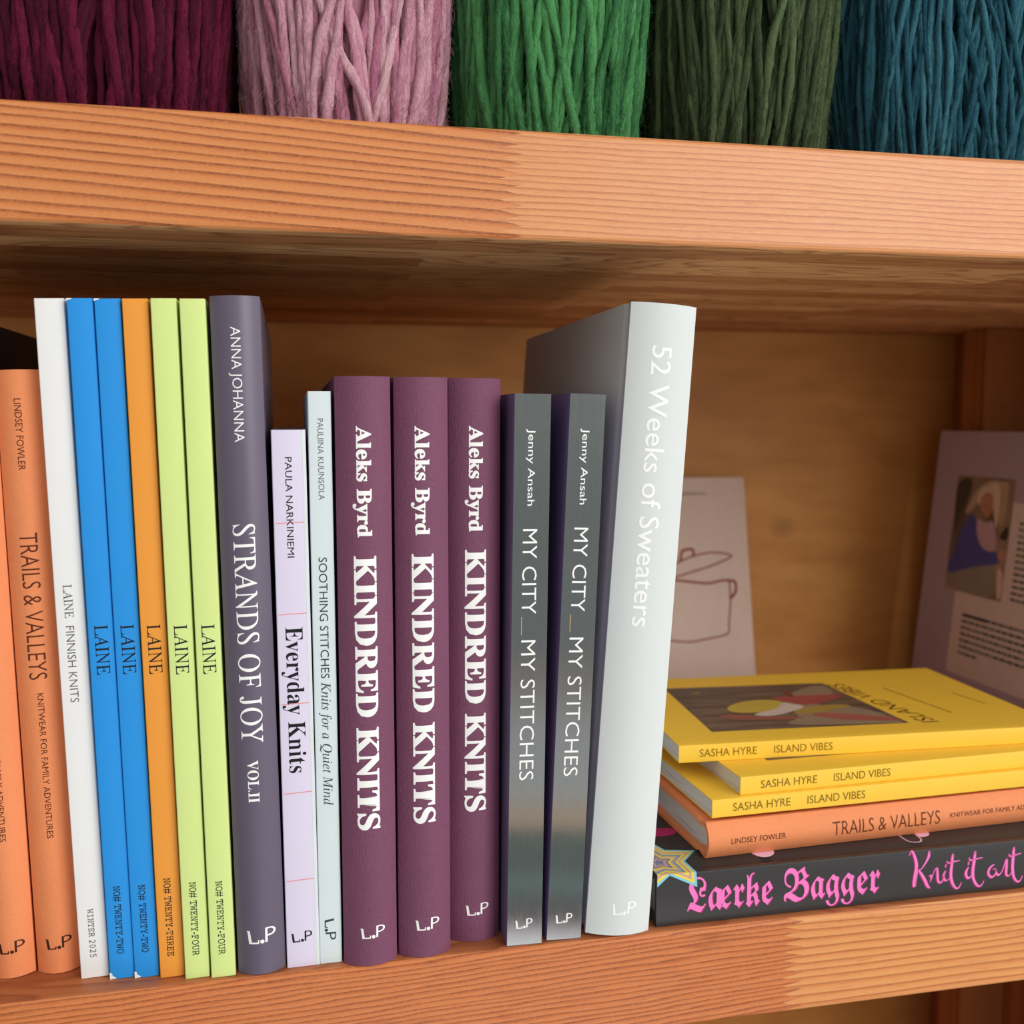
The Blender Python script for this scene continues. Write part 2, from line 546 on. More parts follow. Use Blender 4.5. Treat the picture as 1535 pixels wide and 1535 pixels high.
def lay(b, xl, y, z, turn):
    """lay a book flat, spine to the front, head to the left; xl, y is the head end of the spine"""
    a = R(turn)
    b['root'].rotation_euler = (0, R(-90), a)
    b['root'].location = (xl + math.cos(a) * b['h'], y + math.sin(a) * b['h'], z + b['w'] / 2)

def page_mat():
    t = NT('page_edges').set(.8, .1)
    v = t.obj()
    f = t.noise(t.scale(v, (5200, 12, 12)), 1.0, 2)
    g = t.noise(t.scale(v, (900, 20, 20)), 1.0, 2)
    c = t.mix(f, lin((176, 172, 168)), lin((232, 229, 226)))
    c = t.mix(t.rng(g, .58, .72, 0, .65), c, lin((128, 116, 110)))
    t.link(c, t.b.inputs['Base Color'])
    return t.m
PAGE = page_mat()

INK = flat('black_ink', (30, 28, 32), .6, .2)
INKG = flat('grey_ink', (88, 86, 84), .6, .2)
INKBR = flat('brown_ink', (96, 44, 22), .6, .2)
INKOL = flat('olive_ink', (132, 104, 24), .6, .2)
WHT = flat('white_foil', (250, 249, 246), .5, .3, mottle=.0)
# ------------------------------------------------------------------ bookcase
LW, RWc = lin((226, 150, 92)), lin((238, 172, 116))
UP = wood_board('upper_pine_front', 0.0866, 0.0050, 0.0020,
    dict(seed=1.0, slope=.052, wx=5, warp=.005, fine=.0004, pitch=.0036, vary=.35, sy=.30, flatmix=.12,
         stops=[(0, lin((216, 140, 82))), (.45, lin((210, 130, 70))), (.66, lin((190, 104, 48))), (.82, lin((132, 60, 22))), (.93, lin((118, 52, 20))), (1, lin((212, 134, 76)))]),
    dict(seed=7.0, slope=.006, wx=8, warp=.006, fine=.0008, pitch=.0026, vary=.25, sy=.45, flatmix=.35,
         stops=[(0, lin((224, 156, 102))), (.5, lin((218, 148, 92))), (.75, lin((196, 120, 68))), (.88, lin((168, 92, 48))), (1, lin((222, 154, 100)))]))
LOW = wood_board('lower_pine_front', 0.2178, 0.0050, 0.0020,
    dict(seed=3.3, slope=-.035, wx=7, warp=.006, fine=.0018, pitch=.0024, vary=.5, sy=.6, flatmix=.1, streak=.8, streakc=lin((124, 48, 20)),
         stops=[(0, lin((214, 130, 74))), (.45, lin((206, 118, 62))), (.72, lin((172, 84, 38))), (.86, lin((116, 48, 18))), (1, lin((208, 124, 70)))]),
    dict(seed=9.4, slope=.0, wx=6, warp=.006, fine=.0004, pitch=.0036, vary=.4, sy=.3, flatmix=.15,
         stops=[(0, lin((232, 166, 100))), (.5, lin((226, 154, 88))), (.72, lin((206, 128, 66))), (.86, lin((156, 84, 34))), (1, lin((228, 162, 96)))]))
UNDER = wood_planks('pine_staves_underside', lin((240, 188, 130)), lin((180, 116, 64)), lin((124, 66, 30)), .024, .30, .13)
TOPW = wood_planks('pine_staves_top', lin((200, 124, 76)), lin((186, 112, 68)), lin((132, 66, 34)), .05, .7, .4)
SIDEW = wood_planks('pine_upright', lin((176, 108, 58)), lin((160, 94, 50)), lin((110, 56, 26)), .05, .9, .7)
PLY = plywood('plywood_back')

case = empty('bookcase', 'orange pine bookcase with finger-jointed shelf boards and plywood back', 'bookcase')
def pick(n): return 1 if n.z < -.9 else (2 if n.z > .9 else 0)
box('shelf_board', (-.40, -.0005, -.0447), (.66, .381, 0.0), [LOW, UNDER, TOPW], case, .0022, pick)
box('shelf_board', (-.40, -.0005, .2965), (.66, .381, .3397), [UP, UNDER, TOPW], case, .0022, pick)
box('shelf_board', (-.40, -.0005, .640), (.66, .381, .684), [UP, UNDER, TOPW], case, .0022, pick)  # unseen top board, added so light enters only from the front
box('shelf_board', (-.40, -.0005, -.385), (.66, .381, -.341), [LOW, UNDER, TOPW], case, .0022, pick)  # unseen bottom board, added to keep out light from below
box('back_panel', (-.40, .3811, -.385), (.600, .389, .684), PLY, case)
for z0, z1 in ((-.3408, -.0449), (.0002, .2963), (.3399, .6398)):
    box('upright', (.532, .304, z0), (.600, .334, z1), SIDEW, case, .001)
    box('side_panel', (.558, .3341, z0), (.600, .3809, z1), SIDEW, case)
    box('side_panel', (.572, .0, z0), (.600, .3035, z1), SIDEW, case, .001)
    box('side_panel', (-.40, .0, z0), (-.372, .381, z1), SIDEW, case, .001)  # unseen left panel, added to darken the left end

# ------------------------------------------------------------------ standing books
CLO = flat('orange_linen', (236, 142, 92), .62, .25, weave=.35)
def orange_text(b):
    spine_text(b, 'author_name', 'LINDSEY FOWLER', 'sans', 232.5, 204.8, -1.25, 2.55, INKBR)
    spine_text(b, 'title', 'TRAILS & VALLEYS', 'sansl', 180.3, 121.9, -2.9, 6.5, INKBR)
    spine_text(b, 'subtitle', 'KNITWEAR FOR FAMILY ADVENTURES', 'sans', 116.3, 56.9, -.45, 2.3, INKBR)
    spine_mark(b, -4.0, 10.2, 5.7, 15.4, flat('dark_brown_foil', (70, 30, 16), .5, .2))
OW = .0168
lind = make_book('hardcover_book', OW, .2436, .205, CLO, bulge=.004, hard=True, group='orange hardcovers standing at the left',
    label='orange hardcover standing snug against the white magazine')
orange_text(lind)
stand(lind, -.0972, .0225, -1.56)
again(lind, 'leftmost orange hardcover, partly cut off by the left edge of the photo', -.1150, .0225, -1.40)

dark = make_book('hardcover_book', .020, .268, .20, flat('green_black_cloth', (34, 40, 36), .5, .3), hard=True, bulge=.003,
    label='tall green-black book looming dark above the orange hardcovers at the far left')
stand(dark, -.1375, .030, -1.5)

MAG_D = .205
WHITE = flat('white_card', (243, 242, 239), .6, .25, mottle=.01)
wm = make_book('magazine', .0108, .2703, MAG_D, WHITE, label='white magazine standing between the orange hardcovers and the blue magazines', cat='magazine')
spine_text(wm, 'title', 'LAINE', 'ser', 160.5, 147.3, -2.0, 3.2, INKG)
spine_text(wm, 'subtitle', 'FINNISH KNITS', 'sansl', 144.1, 113.7, -2.05, 3.1, INKG)
spine_text(wm, 'issue_date', 'WINTER 2025', 'mono', 28.8, 8.5, -1.3, 2.2, INKG)
stand(wm, -.0820, .0125, -1.58)

def magazine(mat, issue, z0, z1, label, group=None, torn=False):
    b = make_book('magazine', .0095, .2703, MAG_D, mat, label=label, cat='magazine', group=group)
    spine_text(b, 'title', 'LAINE', 'ser', 144.6, 124.9, -2.2, 4.9, INK)
    spine_text(b, 'issue_number', issue, 'mono', z0, z1, -1.4, 2.55, INK)
    if torn:
        # paper core showing where the foot and head of the spine are torn
        a = [(-4.7, .0), (-2.2, .3), (-2.9, 1.0), (-3.6, 1.4), (-3.9, 2.6), (-4.75, 2.9)]
        c = [(-4.75, 270.3), (-4.75, 269.3), (-4.4, 269.6), (-3.4, 269.8), (-2.6, 270.3)]
        for pts in (a, c):
            decal(b, 'torn_corner', [(x * MM, z * MM) for x, z in pts], poly_faces(pts), lambda x, y: (x, y), flat('torn_paper', (244, 243, 240), .8, .1), lift=.00015)
    return b
BLUE = flat('blue_linen_card', (40, 148, 228), .5, .3, weave=.12, mottle=.015)
bl = magazine(BLUE, 'NO# TWENTY-TWO', 38.7, 10.4, 'blue magazine standing right beside the white magazine', 'blue magazines', True)
stand(bl, -.0711, .0095, -1.45)
again(bl, 'blue magazine standing right beside the orange magazine', -.0615, .0085, -1.36)
om = magazine(flat('orange_card', (242, 158, 62), .5, .3, weave=.08, mottle=.015), 'NO# TWENTY-THREE', 41.5, 8.8, 'orange magazine standing between the blue and lime green magazines')
stand(om, -.0515, .0065, -1.31)
LIME = flat('lime_card', (216, 234, 146), .5, .3, weave=.08, mottle=.015)
lm = magazine(LIME, 'NO# TWENTY-FOUR', 40.2, 9.5, 'lime green magazine standing right beside the orange magazine', 'lime green magazines')
stand(lm, -.0415, .0035, -1.17)
again(lm, 'lime green magazine touching the thick grey-purple hardcover', -.0313, .0022, -1.08)

st = make_book('hardcover_book', .0188, .2717, .20, flat('grey_purple_card', (100, 90, 108), .38, .45, mottle=.02), bulge=.004, hard=True,
    label='thick grey-purple hardcover with rounded spine and white lettering')
spine_text(st, 'author_name', 'ANNA JOHANNA', 'sansl', 259.9, 215.7, -2.0, 3.7, WHT)
spine_text(st, 'title', 'STRANDS OF JOY', 'ser', 183.8, 96.4, -4.1, 8.2, WHT)
spine_text(st, 'volume', 'VOL.II', 'serb', 89.2, 71.9, -2.4, 4.2, WHT)
spine_mark(st, -5.3, 13.0, 6.0, 19.6, WHT)
stand(st, -.0161, .0045, -.99)

pa = make_book('paperback_book', .0133, .2205, .17, flat('lilac_card', (226, 217, 238), .6, .25, mottle=.01), label='short lilac paperback with thin red lines across its spine')
spine_text(pa, 'author_name', 'PAULA NARKINIEMI', 'sansm', 209.8, 169.9, -1.55, 2.6, INK)
spine_text(pa, 'title', 'Everyday Knits', 'serm', 141.9, 82.0, -3.3, 6.7, INK)
spine_mark(pa, -4.6, 10.6, 3.8, 15.2, INK)
for z in (183.8, 147.2, 110.6, 73.7, 37.0):
    V, F = bars([(-.0058, z * MM - .00018, .0052, z * MM + .00018)])
    decal(pa, 'red_line', V, F, lambda x, y: (x, y + x * .03), flat('red_line_ink', (238, 150, 150), .6, .2), lift=.00006)
V, F = bars([(.0053, 0.0, .00625, .2205)])
decal(pa, 'cover_edge_stripe', V, F, lambda x, y: (x, y), flat('mint_stripe', (224, 240, 228), .6, .2), lift=.00007)
stand(pa, .0005, .0035, -.56)

so = make_book('paperback_book', .0091, .2357, .175, flat('mint_card', (219, 231, 232), .6, .25, weave=.06, mottle=.01), label='thin pale mint paperback between the lilac paperback and plum hardcovers')
spine_text(so, 'author_name', 'PAULIINA KUUNSOLA', 'sansl', 224.9, 192.7, -1.0, 2.3, INKG)
INKD = flat('slate_ink', (62, 66, 76), .6, .2)
spine_text(so, 'title', 'SOOTHING STITCHES', 'sans', 169.6, 120.3, -1.6, 3.3, INKD)
spine_text(so, 'subtitle', 'Knits for a Quiet Mind', 'ital', 118.8, 67.4, -1.6, 3.7, INKD)
V, F = lp_mark(0, 0, 9.2 * MM, 4.6 * MM)
decal(so, 'publisher_mark', V, F, lambda x, y: (-.0023 + y, .0191 - x), INKD)
stand(so, .0117, .0040, -.27)

PLUM = flat('plum_cloth', (116, 66, 92), .6, .35, weave=.55, wscale=3000, mottle=.03)
k1 = make_book('hardcover_book', .0219, .2415, .19, PLUM, bulge=.0045, hard=True, group='plum cloth hardcovers',
    label='plum cloth hardcover beside the thin pale mint paperback')
spine_text(k1, 'author_name', 'Aleks Byrd', 'heavy', 222.0, 178.0, -2.9, 5.7, WHT)
spine_text(k1, 'title', 'KINDRED KNITS', 'heavy', 170.4, 57.8, -4.4, 8.7, WHT)
spine_mark(k1, -4.2, 11.7, 5.8, 17.0, WHT)
stand(k1, .0279, .0026, -.12)
again(k1, 'middle of the three plum cloth hardcovers', .0508, .0048, 0.02)
again(k1, 'plum cloth hardcover set back deeper, beside the grey foil paperbacks', .0734, .0132, 0.25)

def foil_mat():
    t = NT('brushed_grey_foil').set(.22, .5, .9)
    v = t.obj()
    f = t.noise(t.scale(v, (500, 500, 120)), 1.0, 2)
    c = t.mix(f, lin((154, 158, 156)), lin((164, 167, 166)))
    t.link(c, t.b.inputs['Base Color'])
    t.link(t.rng(f, .2, .8, .045, .07), t.b.inputs['Roughness'])
    return t.m
FOIL = foil_mat()
COV_M = flat('grey_violet_card', (120, 104, 140), .5, .3)
my = make_book('paperback_book', .0155, .2350, .18, [COV_M], label='silver-grey foil paperback standing beside the plum hardcovers', group='silver-grey foil paperbacks')
V, F = bars([(-.00762, .0001, .00762, .2349)])
decal(my, 'foil_spine', V, F, lambda x, y: (x, y), FOIL, lift=.00006)
spine_text(my, 'author_name', 'Jenny Ansah', 'sans', 220.7, 189.0, -1.65, 2.9, WHT).data.materials[0] = WHT
spine_text(my, 'title', 'MY CITY', 'sansl', 179.3, 143.7, -3.45, 6.1, WHT)
spine_text(my, 'title', 'MY STITCHES', 'sansl', 132.6, 72.6, -3.45, 6.1, WHT)
V, F = bars([(-.00355, .1349, -.00325, .1425)])
decal(my, 'title_dash', V, F, lambda x, y: (x, y), flat('gold_ink', (206, 170, 110), .5, .3), lift=.00012)
spine_mark(my, -4.1, 7.4, 3.4, 11.7, WHT)
for ch in my['cover'].children:
    if ch.name.split('.')[0] in ('author_name', 'title', 'publisher_mark'):
        for v in ch.data.vertices: v.co.y -= .00006
stand(my, .0933, .0015, .83)
again(my, 'silver-grey foil paperback standing beside the tall pale grey hardcover', .1109, .0020, 2.30)

w52 = make_book('hardcover_book', .0288, .2722, .205, flat('pale_grey_linen', (214, 219, 217), .6, .25, weave=.12, mottle=.012), bulge=.0038, hard=True,
    label='tall pale grey hardcover leaning to the right with large white lettering')
spine_text(w52, 'title', '52 Weeks of Sweaters', 'sansr', 254.7, 136.2, -4.9, 8.5, WHT)
spine_mark(w52, -4.3, 9.3, 6.8, 15.1, WHT)
stand(w52, .1352, .0027, 3.80, -0.6)

# ------------------------------------------------------------------ lying stack
BLK = flat('black_card', (52, 50, 50), .34, .45, mottle=.02)
PINK = flat('pink_ink', (250, 124, 196), .5, .3)
MAG = flat('magenta_shadow_ink', (170, 34, 110), .5, .3)
bk = make_book('hardcover_book', .0238, .270, .190, BLK, hard=True, label='black hardcover with pink lettering at the bottom of the lying stack')
kern = [(0, -0.0), (1, -14.0)]
XL = .1531
def from_left(x): return bk['h'] - x
def spine_h(b, name, V, F, mat, lift=.0001):
    # V given as (mm from the head end, mm above the lower board)
    return decal(b, name, V, F, lambda x, y: (y * MM - b['w'] / 2, b['h'] - x * MM), mat, lift=lift)
V, F = raw_text('La', 'frak')
V2, F2 = raw_text('erke Bagger', 'frak')
dx = max(x for x, _ in V) - min(x for x, _ in V2) - .085      # the a and e share a stem
F = F + [tuple(i + len(V) for i in f) for f in F2]
V = V + [(x + dx, y) for x, y in V2]
kx = 95.0 / (max(x for x, _ in V) - min(x for x, _ in V)); ky = 14.6 / .69; mx = min(x for x, _ in V)
V = [((x - mx) * kx + 14.4, y * ky + 5.6) for x, y in V]
spine_h(bk, 'author_shadow', [(x + .45, y - .35) for x, y in V], F, MAG, .00008)
spine_h(bk, 'author_name', V, F, PINK, .00016)
KNIT = [[(124.6, 21.8, 0.4), (125.2, 23.5, 0.48), (126.1, 23.4, 0.8), (127.6, 20.0, 1.2), (128.4, 16.5, 1.36), (127.9, 12.2, 1.36), (127.4, 8.8, 1.2), (127.3, 6.8, 1.0), (128.1, 6.7, 0.4), (128.7, 10.4, 0.32), (129.1, 13.8, 0.32)], [(134.8, 22.4, 1.0), (134.6, 20.2, 1.12), (133.1, 17.3, 0.72), (130.9, 14.5, 0.4), (129.7, 14.2, 0.48), (131.0, 12.3, 1.12), (133.0, 9.1, 1.28), (134.5, 6.1, 1.2), (135.9, 4.9, 0.48)], [(135.2, 10.6, 0.4), (136.4, 10.9, 0.72), (136.1, 7.9, 0.56)], [(136.1, 7.9, 0.32), (138.0, 13.0, 0.32), (139.3, 14.1, 0.72), (139.7, 11.0, 1.12), (140.0, 8.4, 1.04), (141.0, 7.0, 0.8), (142.4, 7.7, 0.48), (143.9, 12.4, 0.64), (143.0, 10.3, 1.04), (143.6, 8.1, 0.88), (144.8, 7.7, 0.4), (146.2, 8.7, 0.32)], [(143.9, 15.4, 0.72), (143.9, 14.5, 0.72)], [(147.4, 19.9, 1.04), (147.1, 15.6, 1.2), (146.8, 10.4, 1.28), (147.7, 6.3, 1.2), (149.7, 3.5, 0.8), (151.4, 3.6, 0.56), (152.5, 5.9, 0.32)], [(144.4, 17.1, 0.4), (145.4, 16.2, 0.56), (148.2, 16.6, 0.56), (151.3, 16.9, 0.32)], [(156.0, 13.0, 0.56), (154.9, 10.9, 1.12), (155.2, 8.7, 1.04), (156.5, 7.7, 0.8), (158.1, 9.3, 0.32)], [(156.0, 15.4, 0.72), (156.0, 14.5, 0.72)], [(159.4, 20.1, 1.04), (159.0, 15.8, 1.28), (158.5, 10.6, 1.36), (159.1, 7.0, 1.2), (160.9, 4.0, 0.96), (162.7, 3.1, 0.72), (164.1, 4.3, 0.4), (164.7, 6.0, 0.24)], [(156.3, 17.8, 0.4), (157.0, 16.4, 0.56), (159.9, 16.8, 0.56), (163.5, 17.1, 0.32)], [(169.9, 13.2, 0.48), (167.6, 11.5, 0.96), (167.0, 8.9, 1.04), (168.8, 7.0, 0.88), (170.6, 8.1, 0.64), (171.0, 10.7, 0.48), (169.5, 10.9, 0.32)], [(171.0, 10.7, 0.48), (171.3, 8.9, 0.88), (172.6, 7.7, 0.8), (174.5, 9.5, 0.4), (176.6, 15.1, 0.72), (176.8, 11.9, 1.04), (176.7, 8.0, 1.04), (178.0, 6.7, 0.56), (179.6, 8.1, 0.32)], [(180.4, 20.2, 1.04), (180.2, 16.0, 1.28), (180.1, 10.7, 1.28), (180.9, 6.2, 1.12), (182.8, 3.6, 0.8), (184.5, 3.7, 0.56), (185.8, 6.2, 0.24)], [(177.7, 17.4, 0.48), (178.7, 16.4, 0.56), (181.4, 16.8, 0.56), (184.5, 17.4, 0.32)]]
V, F = ribbon([[(x, y, ww * .57) for x, y, ww in s] for s in KNIT])
spine_h(bk, 'title_shadow', [(x - .45, y - .3) for x, y in V], F, MAG, .00008)
spine_h(bk, 'title', V, F, PINK, .00016)
# printed cover art (front cover faces up): x from the head end, y from the spine edge, in mm
def cover_art(b, name, pts, mat, lift, sm=0):
    pts = smooth_loop(pts, sm) if sm else pts
    V = [(p[0], p[1]) for p in pts]
    return decal(b, name, V, poly_faces(V), lambda x, y: (y * MM, b['h'] - x * MM), mat, face='front', lift=lift)
cover_art(bk, 'cover_lettering', [(10, 47), (14, 51), (26.7, 49.2), (27, 44), (22, 40), (10, 41)], flat('deep_pink_ink', (196, 44, 110), .5, .3), .0001, 2)
PW = flat('pale_pink_ink', (242, 206, 230), .5, .3)
cover_art(bk, 'cover_lettering', [(50.5, 20), (51.5, 11), (54.5, 7.6), (58.5, 8.0), (62.5, 11.5), (63, 20)], PW, .0001, 2)
cover_art(bk, 'cover_lettering', [(139.0, 20), (138.6, 14.2), (140.5, 12.6), (145.5, 14.8), (147, 20)], PW, .0001, 1)
V, F = ribbon([[(130.0, 20, .35), (130.2, 12, .35), (131.2, 8.9, .35), (135.6, 8.3, .35), (138.2, 12, .35), (138.6, 20, .35)]])
decal(bk, 'cover_lettering', V, F, lambda x, y: (y * MM, bk['h'] - x * MM), PW, face='front', lift=.00012)
# star in nested outlines, printed across the edge of cover and spine: (mm from head end, mm behind the spine edge; negative = down the spine)
star = [(26.8, 21.7), (17.6, 11.5), (19.1, -7.1), (6.0, -0.6), (-9.0, -5.5), (-5.5, 9.5), (-14, 22), (1.0, 23.5), (8.5, 38), (13.0, 25.0)]
scx, scy = 5.2, 12.0
SCOL = [('star_sky', (132, 206, 226)), ('star_yellow', (244, 214, 70)), ('star_mauve', (206, 164, 160)), ('star_yellow', (244, 214, 70)), ('star_teal', (112, 160, 176)), ('star_mauve', (206, 164, 160)), ('star_yellow', (244, 214, 70)), ('star_slate', (122, 130, 160)), ('star_mauve', (206, 164, 160)), ('star_slate', (122, 130, 160))]
stars = []
for k, (nm, rgb) in enumerate(SCOL):
    f = 1 - k * .095
    pts = [(max(scx + (x - scx) * f, .2), scy + (y - scy) * f) for x, y in star]
    bm = bmesh.new()
    vs = [bm.verts.new((x, y, 0)) for x, y in pts]
    for tri in poly_faces(pts):
        try: bm.faces.new([vs[i] for i in tri])
        except ValueError: pass
    bmesh.ops.bisect_plane(bm, geom=bm.verts[:] + bm.edges[:] + bm.faces[:], plane_co=(0, 0, 0), plane_no=(0, 1, 0), dist=1e-6)
    lift = .00024 + .00002 * k
    for v in bm.verts:
        x, y = v.co.x, v.co.y
        if y >= 0: v.co = (bk['w'] / 2 + lift, y * MM - lift, bk['h'] - x * MM)
        else: v.co = (bk['w'] / 2 + y * MM + lift, -lift, bk['h'] - x * MM)
    me = bpy.data.meshes.new('cover_star'); bm.to_mesh(me); bm.free()
    me.materials.append(flat(nm, rgb, .5, .3))
    o = bpy.data.objects.new('cover_star', me); C.objects.link(o); o.parent = bk['cover']
    stars.append(o)
join(stars)
lay(bk, XL + .0006, .0037, 0.0002, 0.1)

tr = copy_tree(lind['root'])
tr['label'] = 'orange hardcover lying in the stack, on top of the black hardcover'
tr['group'] = 'books of the lying stack'
bk['root']['group'] = 'books of the lying stack'
# the lying copy shows larger lettering placed along its own spine
td = dict(lind); td['root'] = tr
lay(td, .1815, .0158, .0243, 2.6)

YEL = flat('yellow_card', (250, 202, 66), .45, .35, mottle=.015)
def yellow(label):
    b = make_book('paperback_book', .0086, .205, .124, YEL, label=label, group='yellow paperbacks in the lying stack', spine_r=.0004)
    V, F = fit_text('SASHA HYRE', 'sans', 29.2, 3.75)
    spine_h(b, 'author_name', [(x + 10.4, y + 2.55) for x, y in V], F, INKOL)
    V, F = fit_text('ISLAND VIBES', 'sans', 30.6, 3.75)
    spine_h(b, 'title', [(x + 48.5, y + 2.55) for x, y in V], F, INKOL)
    art = {'sweater': [(45.9, 57.8), (54.7, 66.5), (68.5, 71.2), (80.7, 69.1), (81.7, 60.3), (73.1, 49.9), (56.1, 46.3), (46.0, 49.6)], 'white': [(55.5, 44.8), (72.9, 51.6), (82.0, 65.4), (84.0, 60.9), (91.7, 54.2), (79.0, 45.7), (66.7, 39.7), (58.5, 40.5)], 'olive': [(79.0, 45.7), (91.4, 53.5), (110.3, 55.5), (117.9, 50.8), (99.9, 44.8), (88.3, 40.9), (78.7, 40.9)], 'arm1': [(77.5, 73.2), (84.6, 75.6), (120.4, 75.1), (121.6, 69.5), (94.0, 54.8), (84.6, 62.2)], 'hand': [(91.0, 86.4), (93.4, 87.1), (94.4, 74.7), (89.0, 74.2)], 'arm2': [(36.6, 44.8), (45.1, 47.2), (52.1, 41.2), (81.0, 35.7), (78.5, 32.4), (49.3, 34.2), (38.2, 39.2)], 'arm3': [(85.8, 39.7), (96.6, 42.1), (128.8, 26.2), (127.7, 20.2), (100.1, 26.3), (88.1, 34.6)], 'shade': [(121.2, 100.0), (120.4, 75.1), (92.2, 55.1), (120.6, 50.3), (127.9, 18.3), (125.7, 17.0), (96.5, 19.4), (61.5, 23.7), (81.0, 35.7), (84.6, 75.6)], 'leaf': [(36.8, 91.0), (43.8, 93.5), (42.9, 88.1), (38.2, 86.3)]}
    t = NT('cover_photo_backdrop').set(.4, .4)
    f = t.noise(t.scale(t.obj(), (50, 160, 26)), 1.0, 4)
    t.link(t.ramp(f, [(.3, lin((82, 66, 54))), (.5, lin((104, 84, 70))), (.7, lin((128, 104, 84)))]), t.b.inputs['Base Color'])
    pic = [cover_art(b, 'cover_photo', [(23.5, 18.6), (25.8, 102.6), (122.6, 99.8), (129.8, 16.8)], t.m, .00008)]
    for nm, key, rgb, k in (('cover_photo_wall', 'shade', (150, 128, 104), 0), ('cover_photo_arm', 'arm3', (168, 92, 78), 1), ('cover_photo_arm', 'arm2', (150, 90, 74), 1), ('cover_photo_skirt', 'olive', (168, 140, 62), 1), ('cover_photo_arm', 'arm1', (164, 78, 70), 1),
                            ('cover_photo_arm', 'hand', (132, 66, 54), 1), ('cover_photo_sweater', 'sweater', (200, 172, 70), 2), ('cover_photo_scarf', 'white', (206, 188, 172), 3), ('cover_photo_leaf', 'leaf', (140, 118, 72), 1)):
        pic.append(cover_art(b, nm, art[key], flat(nm + '_' + key, rgb, .45, .35, mottle=.08), .00010 + .00002 * k, 2))
    join(pic)
    V, F = fit_text('ISLAND VIBES', 'sansl', 80, 9.5)
    fc = lambda x, y: ((17 + x) * MM, b['h'] - (147.5 - y) * MM)
    decal(b, 'cover_title', V, F, lambda x, y: ((16 + x) * MM, b['h'] - (146.5 - x * .17 - y) * MM), INKBR, face='front', lift=.0001)
    V, F = bars([(30, 0, 34, .7), (34.4, 0, 47, .7), (47.5, 0, 61, .7), (61.5, 0, 83, .7)])
    decal(b, 'cover_subtitle', V, F, lambda x, y: (x * MM, b['h'] - (168.5 - x * .19 - y) * MM), INKBR, face='front', lift=.0001)
    V, F = bars([(43, 0, 52, .6), (52.5, 0, 67, .6)])
    decal(b, 'cover_author', V, F, lambda x, y: (x * MM, b['h'] - (200 - x * .2 - y) * MM), INKBR, face='front', lift=.0001)
    return b
y3 = yellow('yellow paperback lying directly on the orange hardcover of the stack')
lay(y3, .1850, .0168, .0424, 2.0)
r = copy_tree(y3['root']); r['label'] = 'middle yellow paperback of the stack, shifted right of the other two'
lay(dict(y3, root=r), .2000, .0196, .0511, 2.2)
r = copy_tree(y3['root']); r['label'] = 'topmost yellow paperback of the stack, its picture cover facing up'
lay(dict(y3, root=r), .1791, .0438, .0598, -2.57)

# ------------------------------------------------------------------ books leaning at the back
potb = make_book('paperback_book', .0105, .1785, .108, flat('pink_grey_linen', (210, 186, 170), .7, .2, weave=.35, wscale=1800, mottle=.03),
    label='small pinkish linen book with a red cooking pot drawing, leaning on the back panel')
RED = flat('dark_red_ink', (136, 34, 34), .6, .2)
POT = {'lid': [(-30, 100), (-20, 106), (-6.5, 110.7), (7.0, 115.6), (22.6, 118.0), (33.9, 116.8), (39.5, 115.0), (35.0, 112.1), (19.1, 106.6), (3.4, 102.5), (-7.9, 99.6), (-20, 98), (-30, 100)], 'knob': [(-4.4, 111.9), (-2.5, 119.1), (0.3, 120.6), (6.6, 120.8), (7.0, 115.6)], 'rim': [(-46, 95.5), (-30, 96.6), (-8.7, 96.7), (1.6, 95.3), (18.3, 93.5), (28.3, 95.1), (35.4, 95.5)], 'handle': [(36.0, 94.9), (40.9, 94.0), (41.5, 87.4), (38.8, 82.9), (36.2, 81.6)], 'handle2': [(-46.0, 94.9), (-50.5, 94.0), (-50.9, 87.4), (-49, 82.9), (-46.2, 81.6)],
       'body': [(36.0, 94.2), (36.5, 81.0), (33.9, 61.4), (31.9, 52.9), (15.6, 49.7), (0.2, 47.8), (-14.9, 49.4), (-30, 51), (-42, 54), (-44, 62), (-46.5, 81), (-46, 94.9)]}
# the front cover (+x side) faces the room: y runs to the right from the spine
pr = 54.0
pic = []
for key, wd in (('lid', .65), ('knob', 1.0), ('rim', .9), ('handle', 1.1), ('handle2', 1.1), ('body', .62)):
    V, F = ribbon([[(x + pr, y, wd) for x, y in POT[key]]])
    pic.append(decal(potb, 'pot_drawing', V, F, lambda x, y: (x * MM, y * MM), RED, face='front', lift=.0001))
join(pic)
V, F = fit_text('opaleoz.', 'sans', 26, 3.1)
decal(potb, 'cover_lettering', V, F, lambda x, y: ((49.5 + x) * MM, (164.6 + y) * MM), INKBR, face='front', lift=.0001)
# spine to the left, front cover to the viewer, tilted back against the panel
a = R(10.9)
fx = Vector((0, -math.cos(a), math.sin(a)))       # front cover normal
fz = Vector((0, math.sin(a), math.cos(a)))
fy = Vector((1, 0, 0))
Mx = Matrix((fx, fy, fz)).transposed().to_4x4()
Mx.translation = Vector((.304 - pr * MM, .3315, 0.0002)) - fx * (potb['w'] / 2)
Mx.translation.z = .0022
Mx.translation.y = .3315 + math.cos(a) * potb['w'] / 2
potb['root'].matrix_world = Mx

